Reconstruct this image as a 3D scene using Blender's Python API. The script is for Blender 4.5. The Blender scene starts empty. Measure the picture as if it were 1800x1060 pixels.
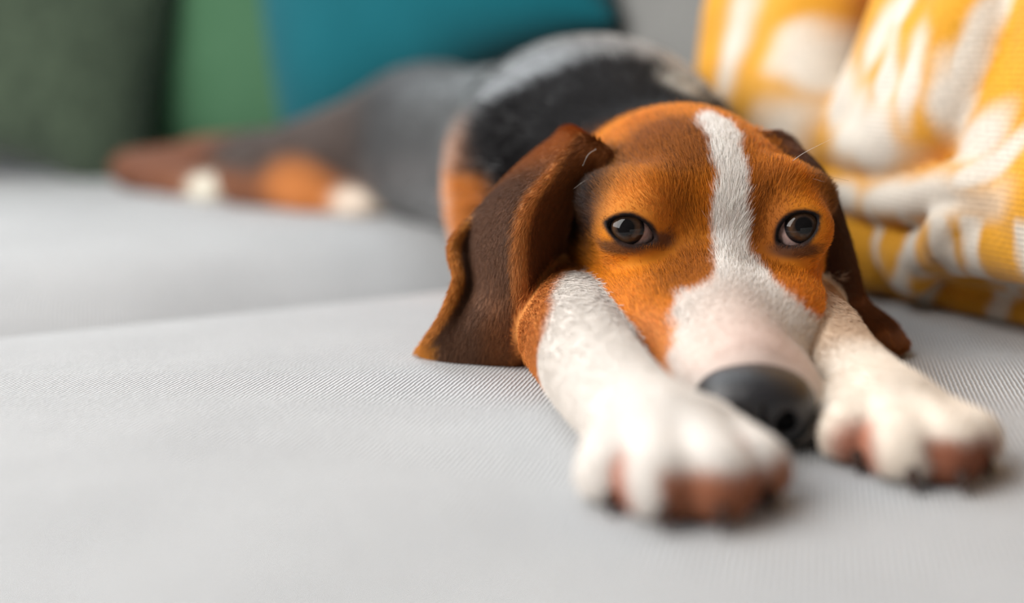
import bpy, math, random
import numpy as np
from mathutils import Vector, Matrix

rng = np.random.default_rng(7)
random.seed(7)
C = bpy.context.scene.collection
SC = bpy.context.scene

# ------------------------------------------------------------------ camera
H = 0.1184                                   # lens height above the seat (z = 0 is the seat top)
PITCH = math.atan((530 - 131) / 2000)
SP, CP = math.sin(PITCH), math.cos(PITCH)
cam_d = bpy.data.cameras.new('camera')
cam_d.lens = 40; cam_d.sensor_width = 36; cam_d.clip_start = 0.01
cam_d.dof.use_dof = True
cam_d.dof.focus_distance = 0.440
cam_d.dof.aperture_fstop = 2.3
cam_d.dof.aperture_blades = 0
cam = bpy.data.objects.new('camera', cam_d); C.objects.link(cam)
cam.location = (0, 0, H); cam.rotation_euler = (math.pi / 2 - PITCH, 0, 0)
SC.camera = cam

# ------------------------------------------------------------------ world, lights, exposure
SC.view_settings.view_transform = 'Standard'
SC.view_settings.look = 'None'
SC.view_settings.gamma = 1
SC.view_settings.use_curve_mapping = False
SC.view_settings.exposure = 0.0
w = bpy.data.worlds.new('daylight'); SC.world = w; w.use_nodes = True
w.node_tree.nodes['Background'].inputs[0].default_value = (0.95, 0.97, 1.0, 1)
w.node_tree.nodes['Background'].inputs[1].default_value = 0.10


def area(name, loc, target, sx, sy, power, col):
    d = bpy.data.lights.new(name, 'AREA'); d.shape = 'RECTANGLE'; d.size = sx; d.size_y = sy
    d.energy = power; d.color = col
    o = bpy.data.objects.new(name, d); C.objects.link(o)
    o.location = loc
    o.rotation_euler = (Vector(target) - Vector(loc)).to_track_quat('-Z', 'Y').to_euler()
    return o


area('window_light', (-0.95, 0.24, 0.76), (0.05, 0.5, 0.0), 1.1, 1.1, 30, (1.0, 0.985, 0.96))
area('window_light', (-0.35, 2.3, 2.2), (0.05, 0.6, 0.05), 2.6, 2.2, 76, (0.88, 0.95, 1.0))


# ------------------------------------------------------------------ helpers
def P(px, py, D):
    """point of the room seen at pixel (px, py) at depth D along the lens axis"""
    v = (530 - py) / 2000
    return np.array([(px - 900) / 2000 * D, D * (CP + SP * v), H + D * (-SP + CP * v)])


def lin(c):
    c = np.asarray(c, float) / 255
    return np.where(c <= 0.04045, c / 12.92, ((c + 0.055) / 1.055) ** 2.4)


def ss(a, b, x):
    t = np.clip((x - a) / (b - a), 0, 1)
    return t * t * (3 - 2 * t)


def tag(o, label=None, cat=None, group=None, kind=None):
    if label: o['label'] = label
    if cat: o['category'] = cat
    if group: o['group'] = group
    if kind: o['kind'] = kind
    return o


def mesh_obj(name, verts, faces, mat, parent=None, smooth=True, col=None):
    me = bpy.data.meshes.new(name)
    verts = np.asarray(verts, np.float32); nv = len(verts)
    if isinstance(faces, np.ndarray):
        nf, k = faces.shape
        me.vertices.add(nv); me.vertices.foreach_set('co', verts.ravel())
        me.loops.add(nf * k); me.loops.foreach_set('vertex_index', faces.astype(np.int32).ravel())
        me.polygons.add(nf)
        me.polygons.foreach_set('loop_start', np.arange(0, nf * k, k, dtype=np.int32))
        me.polygons.foreach_set('loop_total', np.full(nf, k, np.int32))
        me.update(calc_edges=True)
    else:
        me.from_pydata([tuple(map(float, v)) for v in verts], [], faces)
    me.validate()
    if smooth:
        me.polygons.foreach_set('use_smooth', np.ones(len(me.polygons), bool))
    if col is not None:
        a = me.attributes.new('coat', 'FLOAT_COLOR', 'POINT')
        a.data.foreach_set('color', np.concatenate([col, np.ones((nv, 1))], 1).astype(np.float32).ravel())
    me.materials.append(mat)
    o = bpy.data.objects.new(name, me); C.objects.link(o)
    if parent: o.parent = parent
    return o


def empty(name, loc=(0, 0, 0), rz=0):
    o = bpy.data.objects.new(name, None); C.objects.link(o)
    o.location = loc; o.rotation_euler = (0, 0, rz); o.empty_display_size = 0.05
    return o


class NT:
    """tiny helper around a material's node tree"""
    def __init__(s, name):
        s.m = bpy.data.materials.new(name); s.m.use_nodes = True
        s.t = s.m.node_tree; s.b = s.t.nodes['Principled BSDF']

    def n(s, typ, **kw):
        x = s.t.nodes.new(typ)
        for k, v in kw.items(): setattr(x, k, v)
        return x

    def l(s, a, b): s.t.links.new(a, b)

    def math(s, op, a, b=None, c=None):
        x = s.n('ShaderNodeMath', operation=op)
        for i, v in enumerate((a, b, c)):
            if v is None: continue
            if isinstance(v, (int, float)): x.inputs[i].default_value = v
            else: s.l(v, x.inputs[i])
        return x.outputs[0]

    def mix(s, f, a, b):
        x = s.n('ShaderNodeMix', data_type='RGBA')
        for sock, v in ((x.inputs[0], f), (x.inputs[6], a), (x.inputs[7], b)):
            if hasattr(v, 'links'): s.l(v, sock)
            elif isinstance(v, (int, float)): sock.default_value = v
            else: sock.default_value = (*v, 1)
        return x.outputs[2]

    def noise(s, vec, scale, detail=3, rough=0.5):
        x = s.n('ShaderNodeTexNoise'); x.inputs['Scale'].default_value = scale
        x.inputs['Detail'].default_value = detail; x.inputs['Roughness'].default_value = rough
        s.l(vec, x.inputs['Vector']); return x

    def bump(s, h, strength, dist):
        x = s.n('ShaderNodeBump'); x.inputs['Strength'].default_value = strength
        x.inputs['Distance'].default_value = dist
        s.l(h, x.inputs['Height']); s.l(x.outputs[0], s.b.inputs['Normal']); return x


def S_(m, **kw):
    for k, v in kw.items(): m.b.inputs[k.replace('_', ' ')].default_value = v


# ------------------------------------------------------------------ materials
def mat_fabric(name, c1, c2, lam=0.0017, cell=0.0010, rough=0.9, sheen=0.25):
    m = NT(name)
    tc = m.n('ShaderNodeTexCoord').outputs['Object']
    sx = m.n('ShaderNodeSeparateXYZ'); m.l(tc, sx.inputs[0])
    x, y, z = sx.outputs
    q = m.math('ADD', m.math('SUBTRACT', x, y), m.math('MULTIPLY', z, 1.0))
    q2 = m.math('ADD', x, y)
    nz = m.noise(tc, 260, 2).outputs[0]
    ph = m.math('ADD', m.math('MULTIPLY', q, 2 * math.pi / (lam * 1.414)), m.math('MULTIPLY', nz, 3.0))
    tw = m.math('MULTIPLY', m.math('ADD', m.math('SINE', ph), 1), 0.5)
    ph2 = m.math('ADD', m.math('MULTIPLY', q2, 2 * math.pi / (cell * 1.414)), m.math('MULTIPLY', tw, 2.0))
    cr = m.math('MULTIPLY', m.math('ADD', m.math('SINE', ph2), 1), 0.5)
    hgt = m.math('ADD', m.math('MULTIPLY', tw, 0.7), m.math('MULTIPLY', cr, 0.3))
    fl = m.noise(tc, 900, 2).outputs[0]
    big = m.noise(tc, 14, 3).outputs[0]
    f = m.math('ADD', m.math('MULTIPLY', hgt, 0.75), m.math('MULTIPLY', fl, 0.35))
    f = m.math('ADD', f, m.math('MULTIPLY', m.math('SUBTRACT', big, 0.5), 0.25))
    cl = m.math('MINIMUM', m.math('MAXIMUM', f, 0), 1)
    m.l(m.mix(cl, c1, c2), m.b.inputs['Base Color'])
    S_(m, Roughness=rough, Specular_IOR_Level=0.2, Sheen_Weight=sheen)
    m.bump(hgt, 0.8, 0.0009)
    return m.m


def mat_plush(name, c1, c2, scale=90, bump=0.004, sheen=0.4, rough=0.95):
    m = NT(name)
    tc = m.n('ShaderNodeTexCoord').outputs['Object']
    n1 = m.noise(tc, scale, 3, 0.6).outputs[0]; n2 = m.noise(tc, 9, 2).outputs[0]
    f = m.math('ADD', m.math('MULTIPLY', n1, 0.7), m.math('MULTIPLY', n2, 0.4))
    f = m.math('MINIMUM', m.math('MAXIMUM', m.math('MULTIPLY', m.math('SUBTRACT', f, 0.3), 2.0), 0), 1)
    m.l(m.mix(f, c1, c2), m.b.inputs['Base Color'])
    S_(m, Roughness=rough, Specular_IOR_Level=0.15, Sheen_Weight=sheen)
    m.bump(n1, 0.7, bump)
    return m.m


def mat_plain(name, c, rough=0.5, spec=0.5, nscale=30, amt=0.12):
    m = NT(name)
    tc = m.n('ShaderNodeTexCoord').outputs['Object']
    n1 = m.noise(tc, nscale, 3).outputs[0]
    c = np.array(c)
    m.l(m.mix(n1, tuple(c * (1 - amt)), tuple(np.minimum(c * (1 + amt), 1))), m.b.inputs['Base Color'])
    S_(m, Roughness=rough, Specular_IOR_Level=spec)
    return m.m


def mat_coat(name, rough, spec, hair=False):
    m = NT(name)
    a = m.n('ShaderNodeAttribute', attribute_name='coat')
    m.l(a.outputs['Color'], m.b.inputs['Base Color'])
    S_(m, Roughness=rough, Specular_IOR_Level=spec)
    return m.m


M_seat = mat_fabric('grey_twill', tuple(lin((118, 119, 122))), tuple(lin((226, 226, 226))))
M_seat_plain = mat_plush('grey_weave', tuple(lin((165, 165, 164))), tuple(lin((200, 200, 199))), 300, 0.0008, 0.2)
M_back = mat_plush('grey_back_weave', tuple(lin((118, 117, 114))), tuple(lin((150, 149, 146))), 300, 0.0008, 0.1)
M_dkgreen = mat_plush('moss_boucle', tuple(lin((38, 48, 39))), tuple(lin((88, 102, 82))), 75, 0.006, 0.3)
M_green = mat_plush('green_velvet', tuple(lin((58, 98, 68))), tuple(lin((84, 122, 92))), 220, 0.001, 0.1)
M_teal = mat_plush('teal_velvet', tuple(lin((6, 84, 94))), tuple(lin((22, 106, 118))), 220, 0.001, 0.12)
M_wall = mat_plain('wall_paint', lin((205, 203, 200)), 0.8, 0.2, 6, 0.03)
M_floor = mat_plain('oak_floor', lin((150, 120, 90)), 0.5, 0.4, 8, 0.2)
M_wood = mat_plain('dark_wood', lin((70, 48, 34)), 0.4, 0.4, 20, 0.25)
M_skin = mat_coat('coat_undercoat', 0.7, 0.15)
_t = M_skin.node_tree; _a = _t.nodes.new('ShaderNodeAttribute'); _a.attribute_name = 'gloss'
for _sock, _lo, _hi in (('Roughness', 0.7, 0.46), ('Specular IOR Level', 0.15, 1.0), ('Sheen Weight', 0.0, 0.40)):
    _m = _t.nodes.new('ShaderNodeMapRange'); _m.inputs[3].default_value = _lo; _m.inputs[4].default_value = _hi
    _t.links.new(_a.outputs['Fac'], _m.inputs[0]); _t.links.new(_m.outputs[0], _t.nodes['Principled BSDF'].inputs[_sock])
M_hair = mat_coat('coat_hair', 0.45, 0.18, True)
M_bodyhair = mat_coat('coat_back_hair', 0.4, 0.2)
M_claw = mat_plain('claw_horn', lin((60, 42, 34)), 0.6, 0.25, 200, 0.2)

# ------------------------------------------------------------------ the sofa's own axes
SO = np.array([0.118, 0.731])                       # seat seam meets the back
SV = np.array([0.866, 0.5]); BV = np.array([-0.5, 0.866])
ROT = math.atan2(0.5, 0.866)                        # local x = S (towards the back), local y = B (along the back)


def sofa_pt(s, b, z):
    q = SO + SV * s + BV * b
    return np.array([q[0], q[1], z])


def to_sofa(p):
    d = np.asarray(p)[..., :2] - SO
    return np.stack([d @ SV, d @ BV, np.asarray(p)[..., 2]], -1)


def rounded_box(sx, sy, sz, r, n=40, crown=0.0, er=4.0):
    """soft upholstered block centred on origin; top and faces slightly crowned"""
    V = []; F = []
    idx = {}
    def add(p):
        k = tuple(np.round(p, 6))
        if k not in idx:
            idx[k] = len(V); V.append(p)
        return idx[k]
    g = np.concatenate([-1 + (1 - np.cos(np.linspace(0, np.pi / 2, n // 2))) , (np.sin(np.linspace(0, np.pi / 2, n // 2)))[1:]])
    g = np.sort(np.concatenate([-np.sin(np.linspace(np.pi / 2, 0, n // 2)), np.sin(np.linspace(0, np.pi / 2, n // 2))[1:]]))
    for ax in range(3):
        for sg in (-1, 1):
            ids = np.zeros((len(g), len(g)), int)
            for i, a in enumerate(g):
                for j, b in enumerate(g):
                    p = np.zeros(3); p[ax] = sg; p[(ax + 1) % 3] = a; p[(ax + 2) % 3] = b
                    ids[i, j] = add(p)
            for i in range(len(g) - 1):
                for j in range(len(g) - 1):
                    f = [ids[i, j], ids[i + 1, j], ids[i + 1, j + 1], ids[i, j + 1]]
                    F.append(f if sg > 0 else f[::-1])
    V = np.array(V); hs = np.array([sx, sy, sz]) / 2
    core = np.maximum(hs - r, 1e-4)
    p = V * hs
    c = np.clip(p, -core, core)
    d = p - c
    L = np.linalg.norm(d / r, axis=1, ord=2)
    q = np.where(L[:, None] > 1e-6, c + d / np.maximum(L, 1e-6)[:, None] * np.minimum(1, np.max(np.abs(d / r), axis=1))[:, None], p)
    cr = crown * (1 - np.abs(V[:, 0]) ** 2.5) * (1 - np.abs(V[:, 1]) ** 2.5)
    q[:, 2] += cr * np.sign(V[:, 2]) * (np.abs(V[:, 2]) ** 0.5)
    return q, np.array(F)


# ------------------------------------------------------------------ room shell
def box(name, lo, hi, mat, parent=None):
    lo = np.array(lo); hi = np.array(hi)
    v = [[(lo, hi)[i][0], (lo, hi)[j][1], (lo, hi)[k][2]] for i in (0, 1) for j in (0, 1) for k in (0, 1)]
    f = [[0, 1, 3, 2], [4, 6, 7, 5], [0, 4, 5, 1], [2, 3, 7, 6], [0, 2, 6, 4], [1, 5, 7, 3]]
    return mesh_obj(name, v, f, mat, parent, False)


FLOOR_Z = -0.44
o = box('floor', (-3, -1.5, FLOOR_Z - 0.05), (0.75, 4, FLOOR_Z), M_floor)
o.location = (SO[0], SO[1], 0); o.rotation_euler = (0, 0, ROT); tag(o, 'oak floor under the grey sofa', kind='structure')
o = box('wall_back', (0.55, -1.5, FLOOR_Z), (0.65, 2.5, 2.0), M_wall)
o.location = (SO[0], SO[1], 0); o.rotation_euler = (0, 0, ROT); tag(o, 'pale wall behind the sofa back', kind='structure')

# ------------------------------------------------------------------ sofa
sofa = empty('sofa', (SO[0], SO[1], FLOOR_Z), ROT)
tag(sofa, 'grey fabric sofa carrying the dog, pillows and yellow blanket', 'sofa')


def sofa_part(name, c, size, r, mat, crown=0, n=24):
    v, f = rounded_box(*size, r, n, crown)
    o = mesh_obj(name, v, f, mat, sofa); o.location = (c[0], c[1], c[2] - FLOOR_Z)
    return o


sofa_part('base', (-0.13, 0.05, -0.26), (0.96, 1.86, 0.16), 0.02, M_seat_plain)
sofa_part('backrest', (0.365, 0.06, -0.02), (0.16, 2.14, 0.64), 0.05, M_seat_plain)
sofa_part('armrest', (-0.16, 1.06, -0.09), (0.98, 0.14, 0.50), 0.05, M_seat_plain)
sofa_part('armrest', (-0.16, -0.92, -0.09), (0.98, 0.14, 0.50), 0.05, M_seat_plain)
for s_ in (-0.55, 0.2):
    for b_ in (-0.8, 0.9):
        v, f = rounded_box(0.05, 0.05, 0.11, 0.008, 8)
        o = mesh_obj('leg', v, f, M_wood, sofa); o.location = (s_, b_, 0.055)


def seat_cushion(b0, b1, label, rise, lift=0.0):
    L = b1 - b0; W = 0.76; T = 0.17
    v, f = rounded_box(W, L, T, 0.052, 72)
    # soft crown: the top falls away gently towards the four edges
    u = np.abs(v[:, 0]) / (W / 2); t = np.abs(v[:, 1]) / (L / 2)
    drop = rise * (ss(0.72, 1.03, t) ** 1.3) + 0.030 * (ss(0.70, 1.04, u) ** 1.3) * (v[:, 0] < 0)
    top = v[:, 2] > -0.01
    v[top, 2] -= drop[top] * np.clip((v[top, 2] + 0.01) / (T / 2), 0, 1)
    # give of the foam: very slight waviness
    v[:, 2] += np.where(v[:, 2] > 0.0, 0.0 * np.sin(v[:, 0] * 17 + 1) * np.sin(v[:, 1] * 13 + b0 * 5), 0)
    o = mesh_obj('seat_cushion', v, f, M_seat)
    c = sofa_pt(0.0 - W / 2 + 0.100, (b0 + b1) / 2, -T / 2 + 0.0012 + lift)
    o.location = c; o.rotation_euler = (0, 0, ROT)
    tag(o, label, 'seat cushion', 'grey seat cushions')
    return o


seat_cushion(-0.79, 0.060, 'near grey seat cushion under the head and front paws of the dog', 0.016)
seat_cushion(0.074, 0.97, 'far grey seat cushion under the hind legs of the dog and pillows', 0.062, 0.005)


def back_cushion(b0, b1, label):
    v, f = rounded_box(0.15, b1 - b0, 0.44, 0.06, 30)
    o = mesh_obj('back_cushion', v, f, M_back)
    c = sofa_pt(0.19, (b0 + b1) / 2, 0.225)
    o.location = c; o.rotation_euler = (0, 0.06, ROT)
    tag(o, label, 'back cushion', 'grey back cushions')


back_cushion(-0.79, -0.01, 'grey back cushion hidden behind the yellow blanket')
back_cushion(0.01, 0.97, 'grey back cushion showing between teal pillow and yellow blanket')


# ------------------------------------------------------------------ throw pillows
def pillow(name, w_, h_, t_, mat, loc, face, roll, label, lean=0.25):
    """square pillow; face = horizontal direction it faces, lean back, roll in its own plane"""
    n = 36
    g = np.sin(np.linspace(-np.pi / 2, np.pi / 2, n))
    U, Vv = np.meshgrid(g, g, indexing='ij')
    pin = 1 - 0.09 * (1 - U ** 2) * Vv ** 2 * 0 
    X = U * w_ / 2 * (1 - 0.10 * (1 - Vv ** 2) * np.abs(U) ** 3)
    Y = Vv * h_ / 2 * (1 - 0.10 * (1 - U ** 2) * np.abs(Vv) ** 3)
    Z = t_ / 2 * np.sqrt(np.clip((1 - U ** 2) * (1 - Vv ** 2), 0, 1)) ** 0.75
    Z = Z * (1 + 0.05 * np.sin(U * 5 + Vv * 3))
    A = np.stack([X, Y, Z], -1).reshape(-1, 3); Bk = np.stack([X, Y, -Z], -1).reshape(-1, 3)
    idx = np.arange(n * n).reshape(n, n)
    f1 = np.stack([idx[:-1, :-1], idx[1:, :-1], idx[1:, 1:], idx[:-1, 1:]], -1).reshape(-1, 4)
    idb = idx + n * n
    edge = np.zeros((n, n), bool); edge[0] = edge[-1] = True; edge[:, 0] = edge[:, -1] = True
    idb[edge] = idx[edge]
    f2 = np.stack([idb[:-1, :-1], idb[:-1, 1:], idb[1:, 1:], idb[1:, :-1]], -1).reshape(-1, 4)
    o = mesh_obj(name, np.concatenate([A, Bk]), np.concatenate([f1, f2]), mat)
    fx = Vector((face[0], face[1], 0)).normalized()
    nrm = (fx * math.cos(lean) + Vector((0, 0, 1)) * math.sin(lean)).normalized()
    up = (Vector((0, 0, 1)) - nrm * nrm.z).normalized()
    rt = up.cross(nrm)
    M = Matrix((rt, up, nrm)).transposed().to_4x4()
    o.matrix_world = Matrix.Translation(Vector(loc)) @ M @ Matrix.Rotation(roll, 4, 'Z')
    tag(o, label, 'pillow', 'throw pillows at the far end of the sofa')
    return o


pillow('throw_pillow', 0.42, 0.42, 0.14, M_dkgreen, P(-8, 40, 1.24)[:2].tolist() + [0.226], (0.22, -1), -0.27,
       'dark moss green textured pillow at the far left end', 0.20)
pillow('throw_pillow', 0.40, 0.40, 0.11, M_green, P(405, 40, 1.31)[:2].tolist() + [0.206], (-0.4, -1), 0.06,
       'mid green smooth pillow between the moss and teal pillows', 0.16)
pillow('throw_pillow', 0.45, 0.43, 0.17, M_teal, P(718, 0, 1.15)[:2].tolist() + [0.268], (-0.75, -0.75), 0.40,
       'teal blue velvet pillow behind the hips of the dog', 0.2)


# ------------------------------------------------------------------ implicit surfaces
class Field:
    def __init__(s, xs, ys, zs):
        s.xs, s.ys, s.zs = [np.asarray(a, np.float32) for a in (xs, ys, zs)]
        s.v = np.full((len(xs), len(ys), len(zs)), 0.06, np.float32)

    def sl(s, lo, hi):
        r = []
        for a, l, h in zip((s.xs, s.ys, s.zs), lo, hi):
            i = max(0, np.searchsorted(a, l) - 1); j = min(len(a), np.searchsorted(a, h) + 1)
            r.append(slice(i, max(j, i)))
        return tuple(r)

    def grid(s, sl):
        return s.xs[sl[0]][:, None, None], s.ys[sl[1]][None, :, None], s.zs[sl[2]][None, None, :]

    def add(s, prim, k=0.0):
        m = max(k, 0.004) + 0.012
        sl = s.sl(prim.lo - m, prim.hi + m)
        d = prim(*s.grid(sl))
        s.v[sl] = smin(s.v[sl], d, k)

    def sub(s, prim, k=0.0):
        m = k + 0.006
        sl = s.sl(prim.lo - m, prim.hi + m)
        d = prim(*s.grid(sl))
        s.v[sl] = -smin(-s.v[sl], d, k)

    def stamp(s, pts, rad):
        """distance to a dense cloud of points minus their radius"""
        out = np.full_like(s.v, 0.06)
        flat = out.reshape(-1)
        nx, ny, nz = s.v.shape
        ix = np.searchsorted(s.xs, pts[:, 0]); iy = np.searchsorted(s.ys, pts[:, 1]); iz = np.searchsorted(s.zs, pts[:, 2])
        R = 6
        for dx in range(-R, R + 1):
            jx = np.clip(ix + dx, 0, nx - 1)
            ddx = (s.xs[jx] - pts[:, 0]) ** 2
            for dy in range(-R, R + 1):
                jy = np.clip(iy + dy, 0, ny - 1)
                ddy = ddx + (s.ys[jy] - pts[:, 1]) ** 2
                ok0 = ddy < 0.0066 ** 2
                if not ok0.any(): continue
                for dz in range(-R, R + 1):
                    jz = np.clip(iz + dz, 0, nz - 1)
                    d2 = ddy + (s.zs[jz] - pts[:, 2]) ** 2
                    ok = d2 < 0.0066 ** 2
                    if not ok.any(): continue
                    np.minimum.at(flat, ((jx * ny + jy) * nz + jz)[ok], (np.sqrt(d2[ok]) - rad[ok]).astype(np.float32))
        return out

    def mesh(s, smooth=1):
        v = s.v; neg = v < 0
        nx, ny, nz = v.shape
        c = [neg[i:nx - 1 + i, j:ny - 1 + j, k:nz - 1 + k] for i in (0, 1) for j in (0, 1) for k in (0, 1)]
        anyn = c[0] | c[1] | c[2] | c[3] | c[4] | c[5] | c[6] | c[7]
        alln = c[0] & c[1] & c[2] & c[3] & c[4] & c[5] & c[6] & c[7]
        act = anyn & ~alln
        I = np.argwhere(act)
        cell = np.full(act.shape, -1, np.int32); cell[act] = np.arange(len(I), dtype=np.int32)
        offs = [(i, j, k) for i in (0, 1) for j in (0, 1) for k in (0, 1)]
        val = np.stack([v[I[:, 0] + a, I[:, 1] + b, I[:, 2] + d] for a, b, d in offs], 1)
        acc = np.zeros((len(I), 3)); cnt = np.zeros(len(I))
        for a in range(8):
            for b in range(a + 1, 8):
                oa, ob = np.array(offs[a]), np.array(offs[b])
                if np.abs(oa - ob).sum() != 1: continue
                va, vb = val[:, a], val[:, b]
                x = (va < 0) != (vb < 0)
                t = np.where(x, va / np.where(x, va - vb, 1), 0)
                acc += np.where(x[:, None], oa + (ob - oa) * t[:, None], 0); cnt += x
        q = I + acc / cnt[:, None]
        pos = np.stack([np.interp(q[:, i], np.arange(len(a)), a) for i, a in enumerate((s.xs, s.ys, s.zs))], 1)
        F = []
        for ax in range(3):
            sl0 = [slice(None)] * 3; sl1 = [slice(None)] * 3
            sl0[ax] = slice(0, -1); sl1[ax] = slice(1, None)
            x = neg[tuple(sl0)] != neg[tuple(sl1)]
            E = np.argwhere(x)
            o1, o2 = [(1, 2), (2, 0), (0, 1)][ax]
            lim = np.array([nx - 1, ny - 1, nz - 1])
            E = E[(E[:, o1] > 0) & (E[:, o2] > 0) & (E[:, o1] < lim[o1]) & (E[:, o2] < lim[o2])]
            def cid(d1, d2):
                e = E.copy(); e[:, o1] += d1; e[:, o2] += d2
                return cell[e[:, 0], e[:, 1], e[:, 2]]
            quad = np.stack([cid(-1, -1), cid(0, -1), cid(0, 0), cid(-1, 0)], 1)
            inside = neg[E[:, 0], E[:, 1], E[:, 2]]
            quad[~inside] = quad[~inside][:, ::-1]
            F.append(quad)
        F = np.concatenate(F); F = F[(F >= 0).all(1)]
        for _ in range(smooth):
            e = np.concatenate([F[:, [0, 1]], F[:, [1, 2]], F[:, [2, 3]], F[:, [3, 0]]])
            sm = np.zeros_like(pos); n = np.zeros(len(pos))
            for i in range(3):
                sm[:, i] = np.bincount(e[:, 0], pos[e[:, 1], i], len(pos)) + np.bincount(e[:, 1], pos[e[:, 0], i], len(pos))
            n = np.bincount(e[:, 0], minlength=len(pos)) + np.bincount(e[:, 1], minlength=len(pos))
            pos = 0.5 * pos + 0.5 * sm / np.maximum(n, 1)[:, None]
        return pos, F


def smin(a, b, k):
    if k <= 0: return np.minimum(a, b)
    h = np.maximum(k - np.abs(a - b), 0) / k
    return np.minimum(a, b) - h * h * (k * 0.25)


class Ell:
    def __init__(s, c, r, rz=0.0, rx=0.0):
        s.c = np.asarray(c, np.float32); s.r = np.asarray(r, np.float32)
        R = Matrix.Rotation(rz, 3, 'Z') @ Matrix.Rotation(rx, 3, 'X')
        s.R = np.array(R.transposed(), np.float32); s.rot = bool(rz or rx)
        m = s.r.max() if s.rot else s.r
        s.lo = s.c - m; s.hi = s.c + m

    def __call__(s, X, Y, Z):
        x, y, z = X - s.c[0], Y - s.c[1], Z - s.c[2]
        if s.rot:
            R = s.R
            x, y, z = (R[0, 0] * x + R[0, 1] * y + R[0, 2] * z, R[1, 0] * x + R[1, 1] * y + R[1, 2] * z, R[2, 0] * x + R[2, 1] * y + R[2, 2] * z)
        a, b, c = x / s.r[0], y / s.r[1], z / s.r[2]
        k0 = np.sqrt(a * a + b * b + c * c)
        k1 = np.sqrt((a / s.r[0]) ** 2 + (b / s.r[1]) ** 2 + (c / s.r[2]) ** 2)
        return k0 * (k0 - 1) / np.maximum(k1, 1e-6)


class Cap:
    def __init__(s, a, b, ra, rb, sx=1.0):
        s.a = np.asarray(a, np.float32); s.b = np.asarray(b, np.float32); s.ra, s.rb, s.sx = ra, rb, sx
        m = max(ra, rb) * max(sx, 1)
        s.lo = np.minimum(s.a, s.b) - m; s.hi = np.maximum(s.a, s.b) + m
        s.cx = (s.a[0] + s.b[0]) / 2

    def __call__(s, X, Y, Z):
        a, b = s.a.copy(), s.b.copy()
        if s.sx != 1:
            X = s.cx + (X - s.cx) / s.sx
        d = b - a
        px, py, pz = X - a[0], Y - a[1], Z - a[2]
        h = np.clip((px * d[0] + py * d[1] + pz * d[2]) / float(d @ d), 0, 1)
        return np.sqrt((px - h * d[0]) ** 2 + (py - h * d[1]) ** 2 + (pz - h * d[2]) ** 2) - (s.ra + (s.rb - s.ra) * h)


def crom(Pn, t):
    """Catmull-Rom through rows of Pn at parameters t in [0, n-1]"""
    n = len(Pn); i = np.clip(np.floor(t).astype(int), 0, n - 2); f = (t - i)
    f = f.reshape(-1, *([1] * (Pn.ndim - 1)))
    g = lambda j: np.where(((j < 0) | (j > n - 1)).reshape(-1, *([1] * (Pn.ndim - 1))),
                           2 * Pn[np.clip(j, 0, n - 1)] - Pn[np.clip(2 * np.clip(j, 0, n - 1) - j, 0, n - 1)], Pn[np.clip(j, 0, n - 1)])
    p0, p1, p2, p3 = g(i - 1), g(i), g(i + 1), g(i + 2)
    return 0.5 * (2 * p1 + (p2 - p0) * f + (2 * p0 - 5 * p1 + 4 * p2 - p3) * f ** 2 + (3 * p1 - p0 - 3 * p2 + p3) * f ** 3)


def path_caps(pts, rads):
    return [Cap(pts[i], pts[i + 1], rads[i], rads[i + 1]) for i in range(len(pts) - 1)]


def graded(lo, f0, f1, hi, h, hc):
    """fine spacing h in [f0, f1], growing towards hc outside"""
    mid = list(np.arange(f0, f1 + h / 2, h))
    up = []; x = mid[-1]; s = h
    while x < hi:
        s = min(s * 1.06, hc); x += s; up.append(x)
    dn = []; x = mid[0]; s = h
    while x > lo:
        s = min(s * 1.06, hc); x -= s; dn.append(x)
    return np.array(dn[::-1] + mid + up)


# ------------------------------------------------------------------ yellow blanket
def ray_on_s(px, py, s):
    """point on the plane S = s of the sofa's axes seen at a pixel"""
    v = (530 - py) / 2000
    d = np.array([(px - 900) / 2000, CP + SP * v, -SP + CP * v])
    # (d.xy * t - SO) . SV = s
    t = (s + SO @ SV) / (d[:2] @ SV)
    return np.array([0, 0, H]) + d * t


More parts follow.
